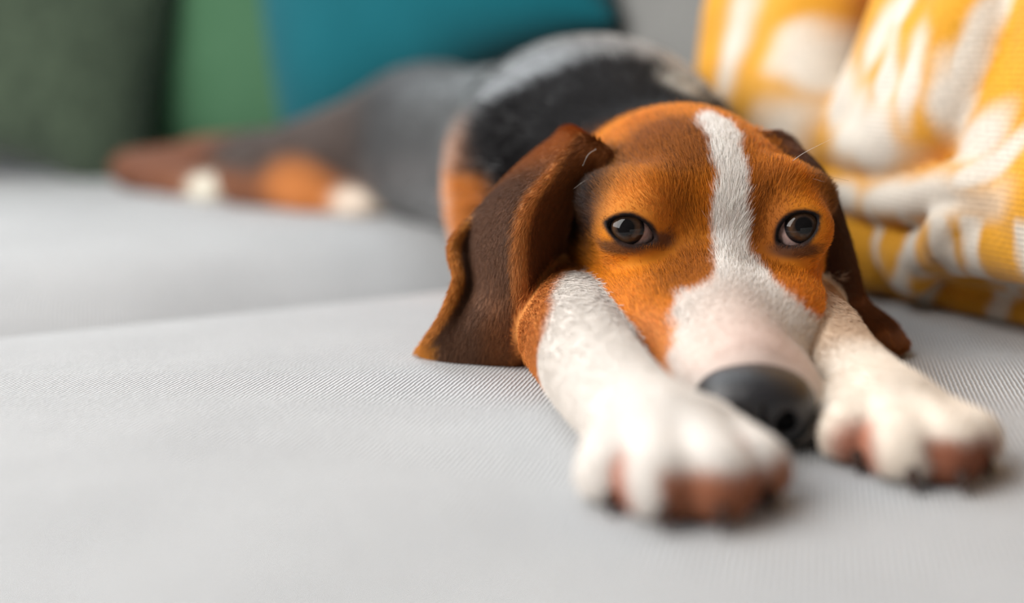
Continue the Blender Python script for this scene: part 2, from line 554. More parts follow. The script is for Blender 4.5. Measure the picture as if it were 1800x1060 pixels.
def build_blanket():
    # local field axes: x = s, y = b, z
    F = Field(np.arange(-0.10, 0.14, 0.003), np.arange(-0.56, 0.03, 0.0035), np.arange(-0.012, 0.40, 0.003))
    X, Y, Z = F.grid(F.sl((-9, -9, -9), (9, 9, 9)))
    # the cloth lying against the back cushion, then its folds
    sheet = np.maximum(np.abs(X - (0.062 + 0.03 * Z)) - 0.012, Y + 0.030 + 0.03 * Z)
    sheet = np.maximum(np.maximum(sheet, Z - 0.385), -0.53 - Y)
    F.v[:] = np.minimum(F.v, sheet.astype(np.float32))
    def fold(pix, s, r, k=0.012, fld=None):
        pts = [to_sofa(ray_on_s(a, b, c)) for (a, b), c in zip(pix, s if hasattr(s, '__len__') else [s] * len(pix))]
        pts = np.array(pts); rr = np.array(r if hasattr(r, '__len__') else [r] * len(pix), float)
        if pix[0][1] == -40:                      # a hanging fold runs on up to the top of the cushion
            up = pts[0] + (0.02, 0.15 * (pts[0][1] - pts[1][1]), 0.10); top = pts[0] + (0.04, 0.0, 0.30)
            pts = np.concatenate([[top, up], pts]); rr = np.concatenate([[rr[0] * 0.9, rr[0]], rr])
        t = np.linspace(0, len(pts) - 1, 5 * (len(pts) - 1) + 1)
        pts = crom(pts, t); rr = np.interp(t, np.arange(len(rr)), rr)
        for c in path_caps(pts, rr): (fld or F).add(c, k)
    # left fall: broad, softly rounded
    fold([(1318, -40), (1312, 60), (1300, 170), (1310, 260)], [0.055, 0.045, 0.035, 0.03], [0.022, 0.024, 0.024, 0.022], 0.012)
    fold([(1385, -40), (1375, 60), (1365, 180), (1400, 300)], [0.045, 0.035, 0.022, 0.015], [0.026, 0.028, 0.028, 0.024], 0.016)
    fold([(1450, -40), (1440, 70), (1425, 180), (1440, 290)], [0.040, 0.026, 0.016, 0.012], [0.022, 0.024, 0.026, 0.022], 0.016)
    # middle fall: bunched ridges that hang into a bag
    fold([(1598, -40), (1578, 60), (1540, 160), (1508, 235)], [0.030, 0.016, 0.008, 0.008], [0.014, 0.016, 0.017, 0.015], 0.007)
    fold([(1645, -40), (1622, 60), (1585, 150), (1540, 235)], [0.020, 0.008, 0.000, 0.004], [0.013, 0.015, 0.016, 0.016], 0.006)
    fold([(1690, -40), (1665, 50), (1632, 140), (1575, 225)], [0.012, -0.004, -0.010, -0.004], [0.015, 0.018, 0.019, 0.018], 0.007)
    fold([(1738, -40), (1715, 50), (1700, 130), (1660, 195), (1600, 235)], [0.006, -0.010, -0.016, -0.016, -0.010], [0.017, 0.019, 0.020, 0.020, 0.018], 0.009)
    fold([(1490, 258), (1550, 258), (1620, 250), (1678, 222)], [0.002, -0.008, -0.012, -0.014], [0.011, 0.0125, 0.013, 0.013], 0.009)
    # right-hand fall beyond the deep crease
    Gf = Field(F.xs, F.ys, F.zs)
    fold([(1822, -40), (1810, 80), (1806, 170), (1778, 235), (1735, 285)], [0.024, 0.012, 0.004, -0.002, -0.006], [0.017, 0.017, 0.017, 0.015, 0.012], 0.012, Gf)
    fold([(1880, -40), (1870, 110), (1850, 210), (1805, 290), (1815, 370)], [0.024, 0.008, -0.004, -0.012, -0.014], [0.024, 0.026, 0.025, 0.020, 0.017], 0.014, Gf)
    fold([(1950, -40), (1950, 140), (1940, 300), (1910, 390)], [0.016, -0.002, -0.014, -0.018], 0.027, 0.016, Gf)
    F.v = smin(F.v, Gf.v, 0.003)
    # rolled folds in the heap
    Gf = Field(F.xs, F.ys, F.zs)
    fold([(1462, 330), (1540, 352), (1610, 352), (1670, 330), (1720, 318), (1752, 338)], [-0.004, -0.012, -0.022, -0.030, -0.034, -0.034], [0.0095, 0.0105, 0.011, 0.011, 0.0105, 0.0095], 0.004, Gf)
    fold([(1752, 338), (1745, 364), (1700, 382), (1662, 398), (1655, 430)], [-0.034, -0.034, -0.036, -0.038, -0.036], [0.0088, 0.008, 0.008, 0.0085, 0.009], 0.002, Gf)
    F.v = smin(F.v, Gf.v, 0.002); Gf = Field(F.xs, F.ys, F.zs)
    fold([(1475, 385), (1520, 425), (1545, 470)], [0.006, -0.004, -0.004], 0.012, 0.006, Gf)
    fold([(1560, 405), (1590, 440), (1605, 480)], [0.004, -0.010, -0.012], 0.011, 0.006, Gf)
    fold([(1600, 446), (1690, 432), (1800, 433), (1900, 438)], [-0.012, -0.024, -0.030, -0.032], [0.010, 0.0135, 0.0155, 0.0165], 0.003, Gf)
    F.v = smin(F.v, Gf.v, 0.002); Gf = Field(F.xs, F.ys, F.zs)
    # base layers lying on the seat
    def layer(pts, r):
        pts = crom(np.array(pts), np.linspace(0, len(pts) - 1, 25))
        for c in path_caps(pts, [r] * 25): Gf.add(c, 0.003)
    layer([(0.012, -0.02, 0.0235), (0.008, -0.12, 0.0245), (0.003, -0.25, 0.0255), (0.003, -0.40, 0.0255), (0.003, -0.545, 0.0255)], 0.0088)
    F.v = smin(F.v, Gf.v, 0.0015); Gf = Field(F.xs, F.ys, F.zs)
    layer([(0.014, -0.01, 0.0075), (0.010, -0.12, 0.0078), (0.009, -0.25, 0.0080), (0.008, -0.40, 0.0080), (0.008, -0.545, 0.0080)], 0.0082)
    layer([(0.030, -0.01, 0.0075), (0.028, -0.25, 0.0080), (0.028, -0.545, 0.0080)], 0.0082)
    F.v = smin(F.v, Gf.v, 0.0015)
    F.v = np.maximum(F.v, -(Z - 0.0005) + 0 * F.v)
    pos, faces = F.mesh(2)
    b = pos[:, 1]; s = pos[:, 0]; z = pos[:, 2]
    yel = lin((218, 154, 42)); wht = lin((222, 212, 198)); deep = lin((205, 135, 20))
    n1 = np.sin(b * 90 + z * 40) * np.sin(z * 75 - b * 30 + s * 60)
    col = yel[None] * (1 + 0.10 * n1[:, None]) 
    wm = np.zeros(len(pos))
    def patch(px, py, s0, rb, rz, ang=0.0, soft=0.5):
        c = to_sofa(ray_on_s(px, py, s0))
        db, dz = b - c[1], z - c[2]
        ca, sa = math.cos(ang), math.sin(ang)
        q = np.sqrt(((db * ca + dz * sa) / rb) ** 2 + ((-db * sa + dz * ca) / rz) ** 2 + ((s - c[0]) / 0.06) ** 4) * 1.12
        q = q + 0.12 * np.sin(db * 160 + dz * 90) + 0.08 * np.sin(dz * 260)
        np.maximum(wm, 1 - ss(1 - soft, 1 + soft, q), out=wm)
    patch(1450, 105, 0.0, 0.034, 0.020, 0.3)
    patch(1500, 170, 0.0, 0.016, 0.020, 0.0)
    patch(1540, 215, 0.0, 0.016, 0.022, 0.3)
    patch(1560, 60, 0.0, 0.010, 0.022, 0.1)
    patch(1600, 10, 0.0, 0.018, 0.012, 0.0)
    patch(1600, 125, -0.01, 0.012, 0.028, -0.35)
    patch(1670, 130, -0.01, 0.010, 0.026, 0.0)
    patch(1570, 240, -0.01, 0.034, 0.022, 0.0)
    patch(1790, 90, 0.0, 0.007, 0.05, 0.1)
    patch(1760, 160, 0.0, 0.012, 0.022, 0.0)
    patch(1790, 235, -0.01, 0.02, 0.012, -0.5)
    patch(1790, 290, -0.02, 0.03, 0.007, -0.6)
    patch(1490, 340, -0.01, 0.022, 0.009, 0.0)
    patch(1630, 345, -0.03, 0.055, 0.012, -0.1)
    patch(1400, 250, 0.0, 0.02, 0.03, 0.5, 0.8)
    patch(1300, 60, 0.0, 0.012, 0.05, 0.0, 0.9)
    patch(1350, 300, 0.0, 0.03, 0.02, 0.0, 0.6)
    pat = np.sin(b * 46 + 1.2 * np.sin(z * 33)) * np.sin(z * 38 + 1.5 * np.sin(b * 29))
    np.maximum(wm, ss(0.35, 0.55, pat) * ss(0.19, 0.22, z), out=wm)
    np.maximum(wm, ss(0.35, 0.55, pat) * ss(-0.34, -0.37, b), out=wm)
    # woven cross stripes on the heap
    for px, py, s0, wd in ((1562, 390, -0.01, 0.003), (1740, 447, -0.03, 0.005), (1690, 447, -0.03, 0.0055), (1620, 452, -0.02, 0.006),
                           (1830, 450, -0.04, 0.006)):
        c = to_sofa(ray_on_s(px, py, s0))
        m_ = (1 - ss(wd * 0.6, wd * 1.3, np.abs(b - c[1] - 0.1 * (z - c[2])))) * ss(0.018, 0.024, z) * (1 - ss(0.055, 0.062, z)) * (s < 0.02)
        np.maximum(wm, m_, out=wm)
    for bb, z0, wd in ((-0.135, 0.008, .007), (-0.185, 0.008, .006), (-0.228, 0.008, .0065), (-0.262, 0.008, .006), (-0.31, 0.008, .007), (-0.37, 0.008, .006), (-0.44, 0.008, .007),
                       (-0.115, 0.025, .005), (-0.192, 0.025, .0045), (-0.24, 0.025, .005), (-0.30, 0.025, .005), (-0.36, 0.025, .005)):
        m_ = (1 - ss(wd * 0.5, wd * 1.2, np.abs(b - bb + 0.35 * (z - z0)))) * (1 - ss(0.0085, 0.0105, np.abs(z - z0))) * (s < 0.04)
        np.maximum(wm, m_, out=wm)
    col = col * (1 - wm[:, None]) + wht[None] * wm[:, None]
    m = NT('yellow_knit')
    a = m.n('ShaderNodeAttribute', attribute_name='coat')
    tc = m.n('ShaderNodeTexCoord').outputs['Object']
    n = m.noise(tc, 420, 2).outputs[0]
    br = m.math('ADD', 0.8, m.math('MULTIPLY', n, 0.4))
    vm = m.n('ShaderNodeVectorMath', operation='SCALE'); m.l(a.outputs['Color'], vm.inputs[0]); m.l(br, vm.inputs[3])
    m.l(vm.outputs[0], m.b.inputs['Base Color'])
    S_(m, Roughness=0.9, Specular_IOR_Level=0.1, Sheen_Weight=0.3)
    sx = m.n('ShaderNodeSeparateXYZ'); m.l(tc, sx.inputs[0])
    rows = m.math('SINE', m.math('MULTIPLY', sx.outputs[2], 2600.0))
    m.bump(m.math('ADD', m.math('MULTIPLY', rows, 0.3), n), 0.3, 0.0008)
    o = mesh_obj('blanket', pos, faces, m.m, col=col)
    o.location = (SO[0], SO[1], 0); o.rotation_euler = (0, 0, ROT)
    tag(o, 'yellow and white patterned blanket draped and heaped over the sofa back', 'blanket')


build_blanket()

# ------------------------------------------------------------------ the dog: one continuous body
HX = 0.0782                                             # midline of the head
EYE_R = 0.0106
EYES = [P(1107, 404, 0.4495), P(1403, 402, 0.4495)]     # eyeball centres
NOSE = np.array([0.0778, 0.350, 0.0155])

FG = Field(graded(-0.43, -0.045, 0.165, 0.17, 0.00105, 0.0055),
           graded(0.275, 0.280, 0.535, 1.20, 0.00105, 0.0060),
           graded(-0.004, -0.003, 0.108, 0.158, 0.00105, 0.003))
print('grid', FG.v.shape)

# torso, neck, hind quarters
for prim, k in [
    (Ell((0.045, 0.690, 0.068), (0.082, 0.125, 0.074)), 0.0),
    (Cap((0.075, 0.545, 0.052), (0.055, 0.640, 0.066), 0.046, 0.060), 0.03),
    (Ell((-0.004, 0.635, 0.052), (0.034, 0.062, 0.060), 0.1), 0.02),          # near shoulder
    (Ell((0.100, 0.630, 0.048), (0.032, 0.060, 0.052)), 0.02),
    (Cap((0.030, 0.760, 0.062), (-0.050, 0.890, 0.060), 0.068, 0.060), 0.03),
    (Ell((-0.066, 0.940, 0.064), (0.062, 0.075, 0.064), 0.5), 0.03),
    (Cap((-0.085, 0.930, 0.070), (-0.225, 1.010, 0.032), 0.046, 0.031), 0.02),   # thigh
    (Cap((-0.235, 1.015, 0.028), (-0.170, 0.965, 0.020), 0.028, 0.020), 0.012),  # shank folded back
    (Cap((-0.170, 0.965, 0.020), (-0.132, 0.945, 0.014), 0.020, 0.016), 0.008),
    (Ell((-0.121, 0.935, 0.012), (0.020, 0.022, 0.015)), 0.008),
    (Cap((-0.120, 0.990, 0.050), (-0.300, 1.110, 0.034), 0.034, 0.026), 0.015),  # far hind leg
    (Cap((-0.300, 1.110, 0.032), (-0.375, 1.125, 0.026), 0.024, 0.020), 0.01),
    (Cap((-0.350, 1.115, 0.018), (-0.285, 1.055, 0.014), 0.018, 0.015), 0.006),
    (Ell((-0.272, 1.040, 0.013), (0.019, 0.022, 0.014)), 0.006),
    (Cap((-0.105, 1.000, 0.060), (-0.200, 1.165, 0.022), 0.020, 0.010), 0.012),  # tail
]:
    FG.add(prim, k)

# head
head = [
    (Ell((0.0765, 0.507, 0.050), (0.0505, 0.060, 0.0540)), 0.020),
    (Ell((HX, 0.474, 0.0605), (0.0415, 0.036, 0.0335)), 0.014),
    (Ell((HX - 0.033, 0.490, 0.042), (0.0235, 0.046, 0.038), 0.12), 0.014),
    (Ell((HX + 0.033, 0.490, 0.042), (0.0235, 0.046, 0.038), -0.12), 0.014),
    (Cap((HX, 0.448, 0.0265), (0.0778, 0.366, 0.0140), 0.0235, 0.0165, 1.30), 0.016),
    (Cap((HX, 0.430, 0.0380), (0.0778, 0.368, 0.0225), 0.0110, 0.0100), 0.012),
    (Ell((HX - 0.027, 0.432, 0.020), (0.0200, 0.040, 0.0235), 0.25), 0.012),
    (Ell((HX + 0.027, 0.432, 0.020), (0.0200, 0.040, 0.0235), -0.25), 0.012),
    (Ell((HX - 0.0150, 0.372, 0.0090), (0.0120, 0.026, 0.0130), 0.08), 0.010),
    (Ell((HX + 0.0150, 0.372, 0.0090), (0.0120, 0.026, 0.0130), -0.08), 0.010),
    (Cap(P(1062, 352, 0.458), P(1150, 345, 0.446), 0.0095, 0.0095), 0.012),   # brows
    (Cap(P(1378, 330, 0.452), P(1425, 345, 0.464), 0.0095, 0.0085), 0.012),
    (Cap(P(1005, 512, 0.462), P(1110, 545, 0.436), 0.0075, 0.0080), 0.005),   # cheek fold
]
for prim, k in head: FG.add(prim, k)


def eye_frame(c):
    f = np.array([0, 0, H]) + np.array([0.01, 0, 0.01]) - c; f /= np.linalg.norm(f)
    r = np.cross(f, [0, 0, 1]); r = -r / np.linalg.norm(r)      # image right
    r = np.array([f[1] * -1, f[0], 0]); r /= np.linalg.norm(r)
    if r[0] < 0: r = -r
    u = np.cross(r, -f); u = u if u[2] > 0 else -u
    return f, r, u


LID = [dict(c=(0.0004, -0.0007), w=0.0097, up=0.0053, dn=0.0050, tilt=-0.32, skew=0.0),
       dict(c=(-0.0003, -0.0006), w=0.0086, up=0.0058, dn=0.0053, tilt=0.62, skew=0.0)]


class EyeHole:
    """almond opening between the lids: two arcs meeting at the corners"""
    def __init__(s, i):
        s.c = EYES[i]; s.f, s.r, s.u = eye_frame(s.c); s.L = LID[i]
        s.lo = s.c - 0.022; s.hi = s.c + 0.022

    def flat(s, X, Y, Z):
        x, y, z = X - s.c[0], Y - s.c[1], Z - s.c[2]
        a = x * s.r[0] + y * s.r[1] + z * s.r[2] - s.L['c'][0]
        b = x * s.u[0] + y * s.u[1] + z * s.u[2] - s.L['c'][1]
        dep = x * s.f[0] + y * s.f[1] + z * s.f[2]
        t = s.L['tilt']; ca, sa = math.cos(t), math.sin(t)
        a, b = a * ca + b * sa, -a * sa + b * ca
        W = s.L['w']
        def arc(h, y_):
            R = (W * W + h * h) / (2 * h)
            return np.sqrt(a * a + (y_ + (R - h)) ** 2) - R
        d = smin(-arc(s.L['up'], b), -arc(s.L['dn'], -b), 0.0008)
        return -d, dep, a, b

    def __call__(s, X, Y, Z):
        d, dep, a, b = s.flat(X, Y, Z)
        return np.maximum(d, 0.001 - dep)


HOLES = [EyeHole(0), EyeHole(1)]
for i, c in enumerate(EYES):
    FG.add(Ell(c, (EYE_R + 0.0026,) * 3), 0.008)
for h in HOLES: FG.sub(h, 0.0018)
# inner corner hollows and the stop
FG.sub(Ell(P(1175, 425, 0.428), (0.0075, 0.006, 0.006)), 0.008)
FG.sub(Ell(P(1352, 430, 0.430), (0.0050, 0.006, 0.006)), 0.007)
FG.sub(Cap(P(1188, 430, 0.424), P(1170, 500, 0.412), 0.0045, 0.0035), 0.012)


# ears
def ear_grid(G):
    return np.array([[P(*c) for c in row] for row in G])


EAR_L = ear_grid([
    [(1062, 272, .472), (1045, 262, .474), (1022, 248, .478), (1008, 240, .490), (1000, 240, .505), (995, 244, .518)],
    [(1035, 318, .474), (1008, 308, .464), (976, 298, .460), (950, 290, .474), (932, 290, .490), (918, 295, .500)],
    [(1000, 385, .478), (962, 372, .462), (926, 362, .449), (890, 350, .466), (868, 352, .482), (848, 368, .488)],
    [(985, 450, .482), (948, 440, .462), (909, 432, .444), (862, 420, .462), (828, 420, .482), (797, 428, .474)],
    [(968, 520, .480), (944, 520, .460), (912, 520, .446), (862, 512, .458), (828, 502, .474), (803, 492, .466)],
    [(950, 585, .476), (932, 588, .462), (908, 583, .453), (850, 575, .458), (808, 566, .466), (776, 562, .464)],
    [(938, 636, .476), (922, 638, .470), (900, 640, .467), (848, 642, .470), (792, 638, .473), (738, 620, .480)],
])
EAR_R = ear_grid([
    [(1340, 248, .485), (1365, 250, .490), (1385, 264, .500), (1388, 280, .51)],
    [(1395, 320, .478), (1420, 298, .474), (1446, 318, .486), (1440, 345, .505)],
    [(1420, 410, .482), (1452, 378, .470), (1480, 405, .484), (1476, 430, .505)],
    [(1436, 480, .484), (1470, 462, .473), (1501, 482, .486), (1500, 500, .500)],
    [(1450, 545, .486), (1480, 530, .480), (1510, 528, .488), (1522, 535, .500)],
    [(1490, 590, .484), (1520, 585, .482), (1552, 572, .488), (1565, 570, .498)],
    [(1525, 622, .480), (1550, 618, .478), (1578, 608, .480), (1590, 603, .486)],
])


def ear_samples(G, nv, nu):
    R = crom(G, np.linspace(0, len(G) - 1, nv))
    R = np.swapaxes(crom(np.swapaxes(R, 0, 1), np.linspace(0, G.shape[1] - 1, nu)), 0, 1)
    return R


ears = []
for G, nu in ((EAR_L, 150), (EAR_R, 110)):
    S = ear_samples(G, 190, nu)
    S[..., 2] = np.maximum(S[..., 2], 0.0026)
    nv, nu_ = S.shape[:2]
    vv, uu = np.meshgrid(np.linspace(0, 1, nv), np.linspace(0, 1, nu_), indexing='ij')
    rad = 0.0021 + 0.0016 * (1 - ss(0, 0.2, vv))
    e = FG.stamp(S.reshape(-1, 3), rad.ravel())
    FG.v = smin(FG.v, e, 0.005)
    ears.append((S, uu, vv))
    del e

# fore legs (own field first, so that leg and cheek keep a crisp crease)
LG = Field(FG.xs, FG.ys, FG.zs)


def paw(toes, limb, pad, k=0.004):
    q = np.array(limb); q = crom(q, np.linspace(0, len(q) - 1, 40))
    for i in range(len(q) - 1): LG.add(Cap(q[i, :3], q[i + 1, :3], q[i, 3], q[i + 1, 3]), 0.0)
    LG.add(*pad)
    for base, tip, r0, r1 in toes:
        LG.add(Cap(base, tip, r0, r1), k)


# image-left leg: elbow under the ear, carpus beside the cheek, paw in front of the muzzle
paw([((0.0330, 0.331, 0.0120), (0.0275, 0.3030, 0.0092), 0.0105, 0.0100),
     ((0.0410, 0.322, 0.0138), (0.0395, 0.2915, 0.0106), 0.0112, 0.0112),
     ((0.0520, 0.320, 0.0138), (0.0545, 0.2910, 0.0108), 0.0112, 0.0116),
     ((0.0580, 0.330, 0.0120), (0.0680, 0.3050, 0.0098), 0.0105, 0.0102)],
    [(0.012, 0.530, 0.030, 0.025), (0.0190, 0.465, 0.0205, 0.0208), (0.0225, 0.438, 0.0195, 0.0204), (0.0260, 0.410, 0.0178, 0.0188),
      (0.0300, 0.380, 0.0160, 0.0174), (0.0365, 0.350, 0.0142, 0.0162), (0.0450, 0.322, 0.0128, 0.0145)],
    (Ell((0.0460, 0.320, 0.0125), (0.0195, 0.024, 0.0130)), 0.008), 0.0032)
# image-right leg
paw([((0.1120, 0.365, 0.0110), (0.1045, 0.3360, 0.0092), 0.0095, 0.0098),
     ((0.1190, 0.352, 0.0120), (0.1150, 0.3205, 0.0098), 0.0100, 0.0105),
     ((0.1250, 0.350, 0.0120), (0.1275, 0.3185, 0.0102), 0.0100, 0.0106),
     ((0.1300, 0.356, 0.0110), (0.1390, 0.3320, 0.0094), 0.0095, 0.0098)],
    [(0.128, 0.530, 0.030, 0.025), (0.1205, 0.465, 0.0195, 0.0180), (0.1195, 0.430, 0.0168, 0.0164), (0.1192, 0.400, 0.0145, 0.0148),
      (0.1205, 0.375, 0.0130, 0.0140), (0.1215, 0.352, 0.0118, 0.0130)],
    (Ell((0.1215, 0.352, 0.0118), (0.0170, 0.022, 0.0120)), 0.008), 0.0032)
FG.v = smin(FG.v, LG.v, 0.0016)
LEGV = LG
Zg = FG.zs[None, None, :]
FG.v = np.maximum(FG.v, 0.0006 - Zg + 0 * FG.v)
pos, faces = FG.mesh(2)
print('dog verts', len(pos))


# ------------------------------------------------------------------ coat: which fur grows where
def nrm(a): return a / np.maximum(np.linalg.norm(a, axis=-1, keepdims=True), 1e-9)


def tri_lookup(Fd, p):
    idx = []
    for i, a in enumerate((Fd.xs, Fd.ys, Fd.zs)):
        j = np.clip(np.searchsorted(a, p[:, i]), 1, len(a) - 1)
        idx.append(np.where(np.abs(a[j - 1] - p[:, i]) < np.abs(a[j] - p[:, i]), j - 1, j))
    return Fd.v[idx[0], idx[1], idx[2]]


def near_ear(p, S, uu, vv):
    """distance to the ear sheet and its (u, v), coarse but smooth enough for markings"""
    q = S[::3, ::3].reshape(-1, 3); U = uu[::3, ::3].ravel(); V = vv[::3, ::3].ravel()
    lo, hi = q.min(0) - 0.008, q.max(0) + 0.008
    box_ = np.where(((p > lo) & (p < hi)).all(1))[0]
    d = np.full(len(p), 1.0); u = np.zeros(len(p)); v = np.zeros(len(p)); t = np.zeros((len(p), 3)); t[:, 2] = -1
    T = np.gradient(S, axis=0)[::3, ::3].reshape(-1, 3)
    q32 = q.astype(np.float32); qq = (q32 ** 2).sum(1)
    for s in range(0, len(box_), 4000):
        b = box_[s:s + 4000]; pp = p[b].astype(np.float32)
        D2 = (pp ** 2).sum(1)[:, None] + qq[None] - 2 * pp @ q32.T
        j = D2.argmin(1)
        d[b] = np.sqrt(np.maximum(((p[b] - q[j]) ** 2).sum(1), 0)); u[b] = U[j]; v[b] = V[j]; t[b] = T[j]
    return d, u, v, nrm(t)


def wob(p, f, ph=0.0):
    return (np.sin(p[:, 0] * f + 1.7 * np.sin(p[:, 2] * f * 0.8 + ph)) + np.sin(p[:, 1] * f * 1.1 + ph) + np.sin(p[:, 2] * f * 0.9 - p[:, 0] * f * 0.6 + 2 * ph)) / 3


def blend(col, c, m):
    return col * (1 - m[:, None]) + lin(c)[None] * m[:, None]


def ball(p, c, r, soft=0.4):
    q = np.sqrt((((p - np.asarray(c)) / np.asarray(r)) ** 2).sum(1))
    return 1 - ss(1 - soft, 1 + soft, q)


def lid_edge(p):
    e = np.full(len(p), 1.0); inside = np.full(len(p), 1.0)
    for h in HOLES:
        m = np.linalg.norm(p - h.c, axis=1) < 0.03
        d, dep, a, b = h.flat(p[m, 0], p[m, 1], p[m, 2])
        e[m] = np.where(dep > -0.002, np.maximum(d, 0), 1.0)
        inside[m] = np.where(dep > -0.002, d, 1.0)
    return e, inside


def markings(p):
    """returns linear colour, region (0 body 1 head 2 ear-left 3 ear-right 4 leg-left 5 leg-right), flow direction, lengths"""
    n = len(p); x, y, z = p.T
    reg = np.where(y < 0.545, 1, 0)
    leg = np.abs(tri_lookup(LEGV, p)) < 0.0022
    reg[leg & (x < 0.08) & (y < 0.56)] = 4
    reg[leg & (x > 0.08) & (y < 0.56)] = 5
    dl, ul, vl, tl = near_ear(p, *ears[0]); dr, ur, vr, tr = near_ear(p, *ears[1])
    eL = (dl < 0.0052) & ~leg; eR = (dr < 0.0052) & ~leg
    reg[eL] = 2; reg[eR] = 3
    col = np.zeros((n, 3)); flow = np.zeros((n, 3)); ln = np.full(n, 0.006)
    w1 = wob(p, 150.0); w2 = wob(p, 420.0, 1.0); w3 = wob(p, 60, 0.4)
    # --- head
    h = np.isin(reg, (1, 2, 3))
    c = np.tile(lin((226, 136, 34)), (n, 1))
    c = blend(c, (198, 106, 24), 0.6 * ss(0.0, 0.7, w3 + 0.3 * w1))
    c = blend(c, (212, 132, 56), ball(p, P(1090, 350, 0.445), (0.020, 0.03, 0.010)) * 0.6)
    c = blend(c, (212, 128, 50), ball(p, P(1110, 560, 0.43), (0.030, 0.03, 0.012)) * 0.5)
    c = blend(c, (208, 138, 90), ball(p, P(1150, 640, 0.40), (0.012, 0.03, 0.016)) * 0.5)
    c = blend(c, (118, 58, 22), ball(p, P(1215, 430, 0.425), (0.013, 0.02, 0.028), 0.8) * 0.75)
    c = blend(c, (128, 64, 22), ball(p, P(1350, 390, 0.44), (0.011, 0.02, 0.026), 0.8) * 0.75)
    c = blend(c, (120, 62, 22), ball(p, P(1190, 270, 0.46), (0.024, 0.03, 0.016)) * 0.75)
    c = blend(c, (36, 31, 32), ball(p, P(1008, 360, 0.468), (0.0165, 0.03, 0.023), 0.4) * (0.95 + 0.1 * w2).clip(0, 1))
    c = blend(c, (36, 29, 27), ball(p, P(1040, 300, 0.472), (0.015, 0.03, 0.010), 0.6) * 0.9)
    c = blend(c, (40, 34, 32), ball(p, P(1455, 330, 0.48), (0.02, 0.04, 0.03), 0.5) * 0.8)
    # blaze and white muzzle: edges given down the face
    zz = [0.02, 0.0345, 0.0395, 0.0440, 0.0520, 0.0720, 0.0840, 0.0975, 0.102]
    xl = [0.0555, 0.0582, 0.0625, 0.0735, 0.0780, 0.0790, 0.0788, 0.0775, 0.0815]
    xr = [0.1300, 0.1040, 0.1000, 0.0965, 0.0915, 0.0910, 0.0920, 0.0918, 0.086]
    lft = np.interp(z + 0.0012 * w1, zz, xl); rgt = np.interp(z, zz, xr)
    sd = np.minimum(x - lft, rgt - x) + 0.0012 * w2 + 0.0008 * w1 + 0.0011 * wob(p, 1400, 0.3)
    soft = np.interp(z, [0.03, 0.05, 0.06], [0.0028, 0.0020, 0.0014])
    wm = ss(-soft, soft, sd) * (1 - ss(0.100, 0.1025, z + 0.0008 * w2)) * (y < 0.51)
    low = ss(0.388, 0.378, y) * ss(0.052, 0.056, x)
    wm = np.maximum(wm, low)
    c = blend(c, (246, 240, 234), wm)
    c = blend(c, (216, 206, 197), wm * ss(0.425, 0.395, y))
    c = blend(c, (226, 186, 170), ball(p, P(1330, 625, 0.375), (0.022, 0.02, 0.012), 0.7) * 0.5 * wm)
    c = blend(c, (222, 192, 176), ball(p, P(1290, 560, 0.40), (0.012, 0.02, 0.010), 0.7) * 0.45 * wm)
    e, ins = lid_edge(p)
    c = blend(c, (30, 25, 25), 1 - ss(0.0010, 0.0026, e + 0.0004 * w2))
    c = blend(c, (62, 46, 42), (ball(p, P(1165, 425, 0.437), (0.006, 0.012, 0.0035)) + ball(p, P(1085, 438, 0.437), (0.013, 0.012, 0.0032)) + ball(p, P(1400, 440, 0.44), (0.010, 0.012, 0.0034))).clip(0, 1) * 0.8)
    mouth = ball(p, (HX, 0.355, 0.002), (0.013, 0.016, 0.006), 0.4)
    c = blend(c, (40, 30, 30), mouth * 0.9)
    col = np.where(h[:, None], c, col)
    f = nrm(p - np.array([HX, 0.36, 0.012])) + np.array([0, 0.3, 0.15])
    f[:, 0] += 0.6 * np.tanh((x - 0.085) / 0.03) * ss(0.05, 0.075, z) * 0.7
    flow = np.where(h[:, None], f, flow)
    ln = np.where(h, np.interp(y, [0.36, 0.42, 0.46, 0.52], [0.0022, 0.0042, 0.0058, 0.0075]), ln)
    ln = np.where(h & (e < 0.012), np.minimum(ln, 0.0012 + 0.25 * e), ln)
    # --- ears
    m = reg == 2
    c = np.tile(lin((102, 70, 51)), (n, 1))
    c = blend(c, (120, 82, 58), ss(0.1, 0.8, w3) * 0.5)
    c = blend(c, (176, 104, 42), (1 - ss(0.06, 0.30, vl + 0.03 * w1)) * 0.85)
    c = blend(c, (112, 62, 28), (1 - ss(0.34, 0.42, ul)) * 0.9)  # inside of the fold: its shade is painted in as darker brown
    c = blend(c, (196, 124, 62), (1 - ss(0.02, 0.055, np.abs(ul - 0.385 + 0.01 * w1))) * 0.8 * ss(0.05, 0.2, vl))
    c = blend(c, (134, 80, 42), ss(0.55, 0.9, vl) * (1 - ss(0.5, 0.66, ul)) * 0.7)
    c = blend(c, (196, 124, 52), ss(0.93, 0.975, ul + 0.008 * w1) * 0.85)
    c = blend(c, (206, 134, 54), ss(0.9, 0.97, vl) * ss(0.86, 0.93, ul + 0.015 * w1))
    col[m] = c[m]; flow[m] = (tl + np.array([-0.25, 0, 0]))[m]; ln[m] = 0.0040
    m = reg == 3
    c = np.tile(lin((104, 56, 24)), (n, 1))
    c = blend(c, (60, 34, 20), ball(p, P(1440, 430, 0.48), (0.015, 0.04, 0.06), 0.5) * 0.7)
    c = blend(c, (140, 78, 34), ss(0.75, 0.95, ur) * 0.6)
    c = blend(c, (160, 92, 36), ss(0.8, 1.0, vr) * 0.7)
    col[m] = c[m]; flow[m] = tr[m]; ln[m] = 0.0042
    # --- fore legs
    wht = lin((232, 225, 218))
    m = reg == 4
    c = np.tile(wht, (n, 1))
